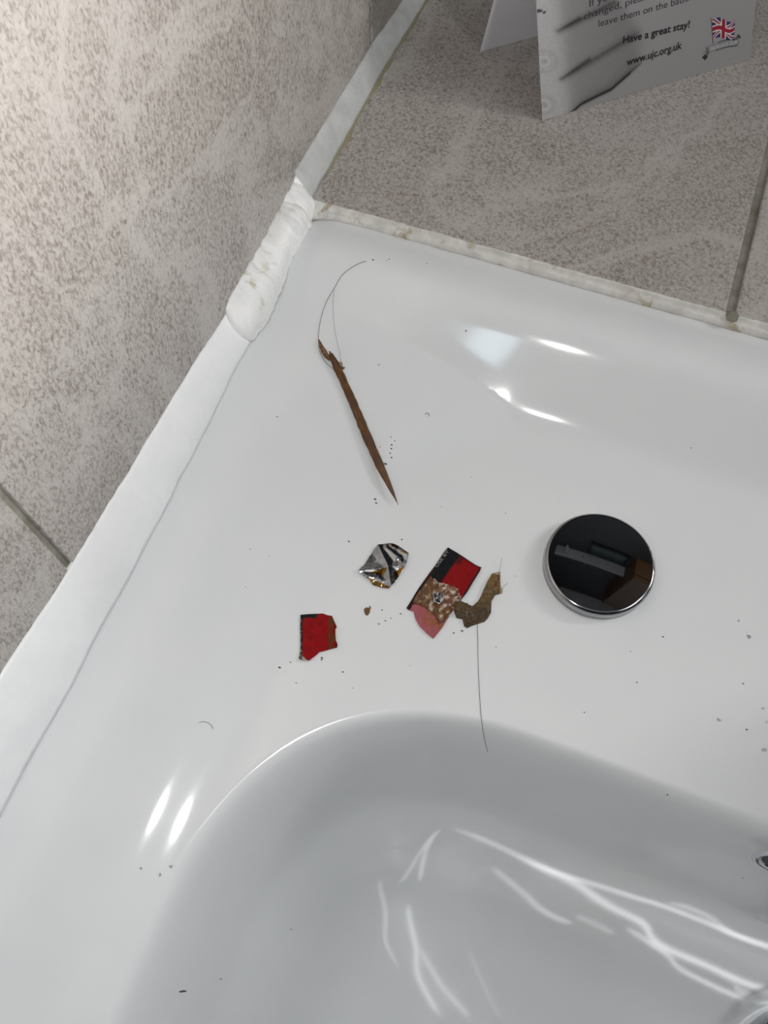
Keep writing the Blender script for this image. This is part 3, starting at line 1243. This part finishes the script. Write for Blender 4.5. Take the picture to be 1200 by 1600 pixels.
sheet('frayed_flake', pts_fl, 0.0003, lambda x, y: 0.0008 + 0.0006 * max(0, (560 - y) / 25), 0.00025, lambda x, y: (0.20, 0.10, 0.04) if N(x, y, 0.4, 1) > -0.1 else (0.07, 0.03, 0.01), M_SPLD, spl)
tube('sliver', [surf(u, v, l) for u, v, l in ((515, 549, 0.0026), (518, 558, 0.0024), (524, 568, 0.002), (530, 582, 0.0014))], lambda t: 0.0003 + 0.0005 * t, M_SPL, None, 8)
adopt(bpy.context.scene.objects['sliver'], spl)
pts_tuft = [(528, 570), (533, 567), (536, 571), (534, 575), (540, 577), (536, 580), (531, 578)]
sheet('frayed_flake', pts_tuft, 0.0003, lambda x, y: 0.0010, goo_thick(0.0008, 0.3, 3), lambda x, y: (0.28, 0.22, 0.15) if y < 575 else (0.08, 0.05, 0.03), M_SPLD, spl)

# ------------------------------------------------------------------ specks and droplets
specks = [(583, 406, 1.8), (608, 405, 1.3), (604, 407, 1.0), (433, 651, 1.2), (592, 570, 1.2), (611, 683, 1.2), (617, 689, 1.1), (612, 695, 1.6), (611.5, 701, 1.7), (609.5, 708, 1.5),
          (612, 715, 1.4), (602.5, 725, 2.0), (600, 727, 1.2), (594, 698, 0.9), (586, 780, 1.8), (588, 786, 1.5), (545, 846, 1.5), (628, 843, 1.5), (597, 953, 1.2), (602, 970, 1.2),
          (592, 975, 1.3), (611, 966, 1.1), (626, 959, 1.5), (437, 1043, 1.8), (454, 1035, 1.4), (503, 1028, 1.9), (502.5, 1031, 1.3), (536, 1050, 1.5), (463, 1067, 1.2), (487, 1019, 0.8),
          (286, 1549, 2.2), (709, 989, 1.5), (722, 986, 1.8), (775, 1011, 1.1), (913, 1113, 1.1), (995, 1066, 1.2), (1161, 1068, 1.4), (1167, 1140, 1.6), (1036, 995, 1.3), (1043, 1242, 1.0),
          (1160, 1372, 1.0), (985, 1018, 0.9), (728, 517, 1.3), (667, 412, 1.0), (455, 1452, 1.2), (345, 1530, 1.2), (790, 802, 0.9), (690, 792, 0.9), (736, 745, 0.8), (391, 858, 1.0),
          (420, 868, 0.8), (384, 917, 0.8), (551, 1075, 0.8), (640, 1040, 0.7), (805, 900, 0.8), (1080, 700, 0.9), (580, 950, 0.9), (506, 955, 0.7)]
verts, faces = [], []
for (u, v, r) in specks:
    c = surf(u, v)
    rr = r * 0.00023 * 0.9
    b = len(verts)
    k0 = rnd.random() * 3
    ring = 7
    for lay, (s, h_) in enumerate(((1.0, 0.0), (0.85, 0.5))):
        for k in range(ring):
            a = 2 * math.pi * k / ring + k0
            q = rr * s * (0.7 + 0.6 * rnd.random())
            x, y = c.x + q * math.cos(a) * 1.3, c.y + q * math.sin(a) * 0.8
            verts.append((x, y, hz(x, y) - 0.00001 + h_ * rr))
    verts.append((c.x, c.y, hz(c.x, c.y) + rr * 0.8))
    for k in range(ring):
        faces.append((b + k, b + (k + 1) % ring, b + ring + (k + 1) % ring, b + ring + k))
        faces.append((b + ring + k, b + ring + (k + 1) % ring, b + 2 * ring))
sp = mesh_obj('dust_specks', verts, faces, mat('dark_grime', (0.10, 0.08, 0.06), 0.7), smooth=True)
tag(sp, 'scattered tiny dark specks of grime over the white basin', 'grime', kind='stuff')

M_WATER = mat('water', (1, 1, 1), 0.12, 0.0, Transmission_Weight=1.0, IOR=1.33)
drops = [(1170, 995, 1.7, 'largest water droplet on the right edge of the deck'),
         (1154, 970, 0.9, 'tiny water droplet above the largest one at the right edge'),
         (1166, 988, 0.7, 'smallest water droplet just above the largest one'),
         (1123, 1125, 1.5, 'lone water droplet on the deck midway between cover and bowl at right'),
         (1192, 1107, 1.0, 'small water droplet at the photo right edge, upper of the lower trio'),
         (1197, 1128, 1.1, 'small water droplet at the photo right edge, middle of the lower trio'),
         (1194, 1172, 1.6, 'water droplet at the photo right edge, lowest of the lower trio'),
         (220, 1357, 0.9, 'small water droplet at left of the bowl, leftmost of three'),
         (250, 1367, 1.1, 'small water droplet at left of the bowl, middle of three'),
         (267, 1354, 1.1, 'small water droplet at left of the bowl, rightmost of three')]
for (u, v, s, lab) in drops:
    c = surf(u, v)
    r = 0.00048 * s
    bm = bmesh.new()
    bmesh.ops.create_icosphere(bm, subdivisions=3, radius=1.0)
    for w in bm.verts:
        w.co = Vector((c.x + w.co.x * r, c.y + w.co.y * r * 0.85, c.z + w.co.z * r * 0.55))
    o = bm_obj('water_droplet', bm, M_WATER)
    tag(o, lab, 'droplet', 'water droplets on the basin')

# ------------------------------------------------------------------ tent card on the ledge
cb1 = on_plane(848, 188, (0, 0, 0.0002), (0, 0, 1))
cb2 = on_plane(1172, 92, (0, 0, 0.0002), (0, 0, 1))
cb3 = on_plane(750, 80, (0, 0, 0.0002), (0, 0, 1))
bx = (cb2 - cb1)
CWID = bx.length
bx.normalize()
# ridge: on both planes (camera, bottom corner, upper pixel of the edge) at height HR
HR = 0.082
n1 = ray(848, 188).cross(ray(838, 0))
n2 = ray(750, 80).cross(ray(771.5, 0))
# solve n1.(T-CAM)=0, n2.(T-CAM)=0, T.z=HR
a11, a12, r1 = n1.x, n1.y, n1.dot(CAM) - n1.z * HR
a21, a22, r2 = n2.x, n2.y, n2.dot(CAM) - n2.z * HR
det = a11 * a22 - a12 * a21
T = Vector(((r1 * a22 - r2 * a12) / det, (a11 * r2 - a21 * r1) / det, HR))
print('CARDINFO', CWID, cb1, cb3, T)
up1 = (T - cb1)
CH = up1.length
up1n = up1.normalized()
nrm1 = bx.cross(up1n).normalized()        # outward normal of the printed leaf
if nrm1.dot(CAM - cb1) < 0:
    nrm1 = -nrm1
up2 = (T - cb3)


def card_px(u, v):
    """photo pixel -> point on the printed leaf"""
    return on_plane(u, v, cb1, nrm1)


def sig(t):
    return 1 / (1 + math.exp(-max(-40.0, min(40.0, t))))


def card_colour(x, y):
    """the leaf is printed with a grey photograph of folded towels"""
    fuzz = N(x, y, 0.16, 1) * 0.5 + N(x, y, 0.5, 2) * 0.5
    bg = 0.30
    # lower outline of the towels
    line = [(848, 200), (888, 180), (908, 163), (930, 152), (955, 140), (978, 120), (1000, 100), (1003, 75), (990, 50)]
    def yl(xx):
        if xx < 848:
            return 200
        for a, b in zip(line[:6], line[1:7]):
            if xx <= b[0]:
                return a[1] + (b[1] - a[1]) * (xx - a[0]) / (b[0] - a[0])
        return 100 - (xx - 1000) * 0.8
    edge = yl(x)
    g = bg + 0.02 * (1 - y / 190)
    # towel region: left of a slanting soft right edge
    lim = 1004 - max(0, 45 - y) * 0.7
    f = sig((lim - 6 - x) / 4.5) * sig((edge - y) / 1.6)
    if f > 0.001:
        left = sig(((874 + y * 0.09) - x) / 6)
        tw = 0.255 + 0.05 * fuzz * (0.4 + left) + 0.20 * left - 0.05 * max(0, (x - 900) / 100)
        for (ax, ay, bx2, by, wdt, dp) in ((873, 47, 960, 2, 7, 0.15), (878, 122, 1000, 48, 7, 0.13), (873, 47, 905, 28, 4, 0.10), (878, 122, 920, 92, 4, 0.12)):
            d, t = seg_d(x, y, ax, ay, bx2, by)
            below = 1.0 if (y - (ay + (by - ay) * t)) > -1 else 0.5
            tw -= dp * math.exp(-(d / wdt) ** 2) * below
        # darker towards each towel's lower edge
        d = edge - y
        tw -= 0.16 * math.exp(-max(0, d) / 7.0) * (1 - left)
        # rolled hems at the left
        for (ex, ey, er) in ((850, 96, 16), (850, 164, 15)):
            rr = math.hypot((x - ex) / 1.2, (y - ey))
            if rr < er + 3:
                tw += 0.05 * math.cos(rr * 0.85) - (0.10 if abs(rr - er * 0.95) < 1.6 else 0) - (0.10 if rr < 3.2 else 0)
        if (x - 842) ** 2 / 40 + (y - 17) ** 2 / 7 < 1 or (x - 850) ** 2 / 5 + (y - 19) ** 2 / 5 < 1:
            tw = 0.05
        g = g * (1 - f) + max(0.03, tw) * f
    if x < 1003 and x > 885:
        g -= 0.22 * math.exp(-((y - edge) / 2.6) ** 2) * (1 if x > 890 else 0.4) * (1 if x < 985 else 0.5)
    g = max(0.02, g)
    return (g, g * 0.985, g * 0.985)


card = empty('tent_card', (cb1 + cb2) / 2)
tag(card, 'folded grey printed card with towel picture and flag emblem standing on the ledge', 'card')
M_CARD = vcol_mat('printed_card', 0.38)
M_CARDW = mat('white_card', (0.84, 0.84, 0.88), 0.5)
_nt = M_CARDW.node_tree
_tr = _nt.nodes.new('ShaderNodeBsdfTranslucent')
_tr.inputs[0].default_value = (0.84, 0.84, 0.90, 1)
_mx = _nt.nodes.new('ShaderNodeMixShader')
_mx.inputs[0].default_value = 0.12
_nt.links.new(_nt.nodes['Principled BSDF'].outputs[0], _mx.inputs[1])
_nt.links.new(_tr.outputs[0], _mx.inputs[2])
_nt.links.new(_mx.outputs[0], _nt.nodes['Material Output'].inputs[0])
nu, nv = 230, 210
verts, cols = [], []
for j in range(nv + 1):
    for i in range(nu + 1):
        p = cb1 + bx * (CWID * i / nu) + up1 * (j / nv)
        verts.append(p)
        q = project(p)
        cols.append(card_colour(*q) if q[1] > -60 else (0.3, 0.3, 0.3))
nn = len(verts)
verts += [v - nrm1 * 0.0003 for v in verts]
faces = []
w_ = nu + 1
for j in range(nv):
    for i in range(nu):
        a = j * w_ + i
        faces.append((a, a + 1, a + w_ + 1, a + w_))
bd = list(range(nu + 1)) + [j * w_ + nu for j in range(1, nv + 1)] + [nv * w_ + i for i in range(nu - 1, -1, -1)] + [j * w_ for j in range(nv - 1, 0, -1)]
side0 = len(faces)
for k in range(len(bd)):
    a, b = bd[k], bd[(k + 1) % len(bd)]
    faces.append((a, nn + a, nn + b, b))
faces.append(tuple(nn + b for b in reversed(bd)))
o = mesh_obj('front_leaf', verts, faces, [M_CARD, M_CARDW], smooth=False)
at = o.data.color_attributes.new('print', 'FLOAT_COLOR', 'POINT')
cc = [(*c, 1.0) for c in cols] * 2
at.data.foreach_set('color', [x for c in cc for x in c])
mi = [0] * side0 + [1] * (len(faces) - side0)
o.data.polygons.foreach_set('material_index', mi)
adopt(o, card)
nrm2 = bx.cross(up2.normalized()).normalized()
v8 = []
for off in (0, 1):
    for p in (cb3, cb3 + bx * CWID, T + bx * CWID, T):
        v8.append(p + nrm2 * 0.0003 * off)
o = mesh_obj('rear_leaf', v8, [(0, 1, 2, 3), (7, 6, 5, 4), (0, 4, 5, 1), (1, 5, 6, 2), (2, 6, 7, 3), (3, 7, 4, 0)], M_CARDW, smooth=False)
o['label'] = 'plain white rear leaf'
adopt(o, card)

M_INK = mat('black_ink', (0.012, 0.012, 0.013), 0.4)
M_INKG = mat('dark_grey_ink', (0.035, 0.035, 0.037), 0.4)


def card_text(name, body, p0, p1, cap, m, bold):
    a, b = card_px(*p0), card_px(*p1)
    xd_ = (b - a).normalized()
    yd_ = nrm1.cross(xd_).normalized()
    if yd_.dot(up1n) < 0:
        yd_ = -yd_
    return text_on(name, body, a + nrm1 * 0.00006, xd_, yd_, cap, (b - a).length, m, bold, card)


def cap_from(px, p0):
    a = card_px(*p0)
    b = card_px(p0[0], p0[1] - px)
    return (b - a).dot(up1n)


card_text('text_line', 'If you do', (921, 11), (982, -11), cap_from(11, (925, 11)), M_INKG, 0.0)
card_text('text_line', 'changed, please hang', (912, 31), (1054, -15), cap_from(11, (915, 31)), M_INKG, 0.0)
card_text('text_line', 'leave them on the bathroom f', (935, 42), (1114, -9), cap_from(11, (935, 42)), M_INKG, 0.0)
card_text('text_line', 'Have a great stay!', (973, 68.5), (1077, 43), cap_from(11.5, (973, 69)), M_INK, 0.022)
card_text('text_line', 'www.ujc.org.uk', (979, 103), (1065, 75.5), cap_from(11.5, (979, 103)), M_INK, 0.022)

# emblem: waving flag over a grey ribbon
fa, fb, fc_ = card_px(1112, 62), card_px(1147, 58), card_px(1113, 30)
fx = (fb - fa)
fy = (fc_ - fa)


def jack(s, t):
    """colours of the flag, s,t in 0..1"""
    x, y = (s - 0.5) * 2, (t - 0.5)
    R_, W_, B_ = (0.33, 0.012, 0.03), (0.62, 0.60, 0.60), (0.018, 0.02, 0.12)
    if abs(x) < 0.14 or abs(y) < 0.10:
        return R_
    if abs(x) < 0.24 or abs(y) < 0.17:
        return W_
    d1 = (y - x * 0.5)
    d2 = (y + x * 0.5)
    for d in (d1, d2):
        if abs(d) < 0.05:
            return R_
    if min(abs(d1), abs(d2)) < 0.12:
        return W_
    return B_


M_EMB = vcol_mat('emblem_print', 0.4)


def emblem_grid(name, fn_pos, fn_col, nx_, ny_, mtl):
    v, c = [], []
    for j in range(ny_ + 1):
        for i in range(nx_ + 1):
            s, t = i / nx_, j / ny_
            v.append(fn_pos(s, t) + nrm1 * 0.00009)
            c.append(fn_col(s, t))
    f = [(j * (nx_ + 1) + i, j * (nx_ + 1) + i + 1, (j + 1) * (nx_ + 1) + i + 1, (j + 1) * (nx_ + 1) + i) for j in range(ny_) for i in range(nx_)]
    o = mesh_obj(name, v, f, mtl, smooth=False)
    at = o.data.color_attributes.new('print', 'FLOAT_COLOR', 'POINT')
    at.data.foreach_set('color', [x for q in c for x in (*q, 1.0)])
    adopt(o, card)
    return o


emblem_grid('flag_emblem', lambda s, t: fa + fx * s + fy * (t * (1.0 - 0.12 * s) + 0.15 * math.sin(s * 6.2) * (0.4 + 0.6 * s) + 0.0), jack, 60, 44, M_EMB)
pole0, pole1 = card_px(1114, 67), card_px(1111, 28)
tube('flag_pole', [pole0 + nrm1 * 0.0001, pole1 + nrm1 * 0.0001], 0.00014, mat('grey_brown_ink', (0.16, 0.12, 0.10), 0.5), None, 6)
adopt(bpy.context.scene.objects['flag_pole'], card)


def rib_pos(s, t):
    # ribbon centre line in photo pixels: tail, body, tail
    pts = [(1099, 92), (1106, 84), (1104, 78), (1118, 73), (1134, 68), (1150, 66), (1151, 59), (1156, 56)]
    k = s * (len(pts) - 1)
    i = min(int(k), len(pts) - 2)
    f = k - i
    x = pts[i][0] * (1 - f) + pts[i + 1][0] * f
    y = pts[i][1] * (1 - f) + pts[i + 1][1] * f
    hw = 3.2 if (s < 0.22 or s > 0.80) else 6.2
    ex, ey = pts[i + 1][0] - pts[i][0], pts[i + 1][1] - pts[i][1]
    if 0.28 < s < 0.75:
        ex, ey = 16.0, -5.0
    el = math.hypot(ex, ey)
    return card_px(x + (t - 0.5) * 2 * hw * ey / el * (1 if ex > 0 else -1), y - (t - 0.5) * 2 * hw * abs(ex) / el)


def rib_col(s, t):
    if s < 0.10 or s > 0.92:
        return (0.03, 0.03, 0.035)
    if 0.22 < s < 0.8:
        if (t > 0.86 and s > 0.48) or (t < 0.14 and 0.4 < s < 0.75):
            return (0.03, 0.03, 0.035)
        return (0.26, 0.26, 0.265)
    return (0.10, 0.10, 0.105) if 0.25 < t < 0.8 else (0.30, 0.30, 0.30)


emblem_grid('ribbon_emblem', rib_pos, rib_col, 70, 14, M_EMB)
ta, tb = card_px(1107, 79.5), card_px(1151, 67)
xd_ = (tb - ta).normalized()
yd_ = nrm1.cross(xd_).normalized()
if yd_.dot(up1n) < 0:
    yd_ = -yd_
text_on('ribbon_lettering', 'UNION JACK CLUB', ta + nrm1 * 0.00014, xd_, yd_, cap_from(5.2, (1120, 75)), (tb - ta).length, mat('pale_ink', (0.55, 0.55, 0.55), 0.4), 0.01, card)

# ------------------------------------------------------------------ stand-in lamp for light off the tap
# a small lamp added under the spout casts the rippled pattern into the bowl,
# with the ripples drawn into its own light texture
SPW = Vector((0.286, -0.176, 0.045))
aim = surf(960, 1440)
ld = bpy.data.lights.new('tap_light_stand_in', 'SPOT')
ld.energy = 1.15
ld.spot_size = 1.9
ld.spot_blend = 0.3
ld.shadow_soft_size = 0.0008
lo = bpy.data.objects.new('tap_light_stand_in', ld)
COL.objects.link(lo)
lo.location = SPW
rq = (aim - SPW).to_track_quat('-Z', 'Y')
lo.rotation_euler = rq.to_euler()
RI = rq.to_matrix().transposed()


def lp(u, v):
    q = RI @ (surf(u, v) - SPW)
    return (q.x / -q.z, q.y / -q.z)


ridges = [
    (1.0, 0.9, [(693, 1295), (733, 1303), (773, 1320), (820, 1342), (867, 1363), (933, 1383), (985, 1400), (1040, 1417), (1107, 1443), (1153, 1463), (1200, 1480)]),
    (1.0, 1.5, [(800, 1333), (850, 1357), (893, 1377), (947, 1413), (1000, 1440), (1033, 1477), (1107, 1510), (1150, 1530), (1200, 1550)]),
    (0.7, 1.0, [(767, 1353), (795, 1377), (820, 1397), (842, 1418), (867, 1433), (900, 1443)]),
    (0.35, 1.2, [(900, 1430), (930, 1444), (960, 1460)]),
    (0.7, 1.1, [(975, 1446), (1010, 1470), (1040, 1490), (1065, 1515), (1093, 1530), (1135, 1550), (1173, 1573)]),
    (0.6, 1.0, [(1145, 1537), (1165, 1552), (1195, 1566)]),
    (0.6, 1.0, [(1040, 1410), (1090, 1424), (1150, 1460), (1200, 1476)]),
    (0.75, 0.9, [(693, 1295), (678, 1305), (667, 1325), (660, 1350), (656, 1378)]),
    (0.5, 0.9, [(680, 1303), (660, 1327), (643, 1355), (627, 1377), (612, 1373), (603, 1369), (596, 1378), (597, 1400), (603, 1433), (601, 1463), (612, 1492), (627, 1517)]),
    (0.65, 1.3, [(637, 1410), (642, 1445), (650, 1477), (653, 1523), (668, 1555), (690, 1590)]),
    (0.45, 1.3, [(657, 1483), (672, 1510), (690, 1540), (712, 1565), (735, 1592)]),
    (0.15, 1.3, [(733, 1483), (752, 1530), (780, 1590)]),
]
fills = [(0.16, [(820, 1350), (900, 1385), (1000, 1420), (1100, 1465), (1210, 1510)], 0.075),
         (0.10, [(690, 1320), (720, 1370), (760, 1375)], 0.08),
         (0.12, [(610, 1400), (640, 1460), (665, 1520), (710, 1580)], 0.05)]
ld.use_nodes = True
nt = ld.node_tree
em = nt.nodes['Emission']
tc = nt.nodes.new('ShaderNodeTexCoord')
sep = nt.nodes.new('ShaderNodeSeparateXYZ')
nt.links.new(tc.outputs['Normal'], sep.inputs[0])


def M_(op, a, b=None, c=None, clamp=False):
    nd = nt.nodes.new('ShaderNodeMath')
    nd.operation = op
    nd.use_clamp = clamp
    for i, x in enumerate((a, b, c)):
        if x is None:
            continue
        if isinstance(x, (int, float)):
            nd.inputs[i].default_value = x
        else:
            nt.links.new(x, nd.inputs[i])
    return nd.outputs[0]


def V_(op, a, b=None, out=0):
    nd = nt.nodes.new('ShaderNodeVectorMath')
    nd.operation = op
    for i, x in enumerate((a, b)):
        if x is None:
            continue
        if isinstance(x, tuple):
            nd.inputs[i].default_value = x
        else:
            nt.links.new(x, nd.inputs[3 if (op == 'SCALE' and i == 1) else i])
    return nd.outputs[out]


az = M_('ABSOLUTE', sep.outputs[2])
cmb = nt.nodes.new('ShaderNodeCombineXYZ')
nt.links.new(M_('DIVIDE', sep.outputs[0], az), cmb.inputs[0])
nt.links.new(M_('DIVIDE', sep.outputs[1], az), cmb.inputs[1])
P_ = cmb.outputs[0]
acc = None


def add_line(pts, amp, width, acc):
    """one ridge: t = curve(s) in axes turned along the ridge"""
    q = [lp(*p) for p in pts]
    dx, dy = q[-1][0] - q[0][0], q[-1][1] - q[0][1]
    if len(q) > 8 and pts[0][0] == 680:
        dx, dy = lp(600, 1520)[0] - lp(640, 1340)[0], lp(600, 1520)[1] - lp(640, 1340)[1]
    L = math.hypot(dx, dy)
    c, d = dx / L, dy / L
    st = [((x - q[0][0]) * c + (y - q[0][1]) * d, -(x - q[0][0]) * d + (y - q[0][1]) * c) for x, y in q]
    keep = [st[0]]
    for e in st[1:]:
        if e[0] > keep[-1][0] + 1e-3:
            keep.append(e)
    st = keep
    s1 = st[-1][0]
    t0 = min(e[1] for e in st) - 0.01
    t1 = max(e[1] for e in st) + 0.01
    S_ = M_('ADD', V_('DOT_PRODUCT', P_, (c / s1, d / s1, 0.0), 1), -(q[0][0] * c + q[0][1] * d) / s1)
    T_ = M_('ADD', V_('DOT_PRODUCT', P_, (-d, c, 0.0), 1), q[0][0] * d - q[0][1] * c)
    fc = nt.nodes.new('ShaderNodeFloatCurve')
    cm = fc.mapping
    cv = cm.curves[0]
    pl = [(e[0] / s1, (e[1] - t0) / (t1 - t0)) for e in st]
    cv.points[0].location = pl[0]
    cv.points[1].location = pl[-1]
    for e in pl[1:-1]:
        cv.points.new(*e)
    cm.update()
    nt.links.new(S_, fc.inputs['Value'])
    off = M_('ABSOLUTE', M_('SUBTRACT', T_, M_('MULTIPLY_ADD', fc.outputs[0], t1 - t0, t0)))
    k = M_('SUBTRACT', 1.0, M_('DIVIDE', off, width), clamp=True)
    e1 = M_('MULTIPLY', S_, 12.0, clamp=True)
    e2 = M_('MULTIPLY', M_('SUBTRACT', 1.0 if pts[-1][0] < 1190 else 1.3, S_), 9.0, clamp=True)
    g = M_('MULTIPLY', M_('MULTIPLY', k, k), M_('MULTIPLY', M_('MULTIPLY', e1, e2), amp))
    return g if acc is None else M_('ADD', acc, g)


for amp, wd, pts in ridges:
    acc = add_line(pts, amp, 0.0082 * wd, acc)
for amp, pts, wd in fills:
    acc = add_line(pts, amp, wd, acc)
nt.links.new(M_('MULTIPLY', acc, 1.0), em.inputs['Strength'])
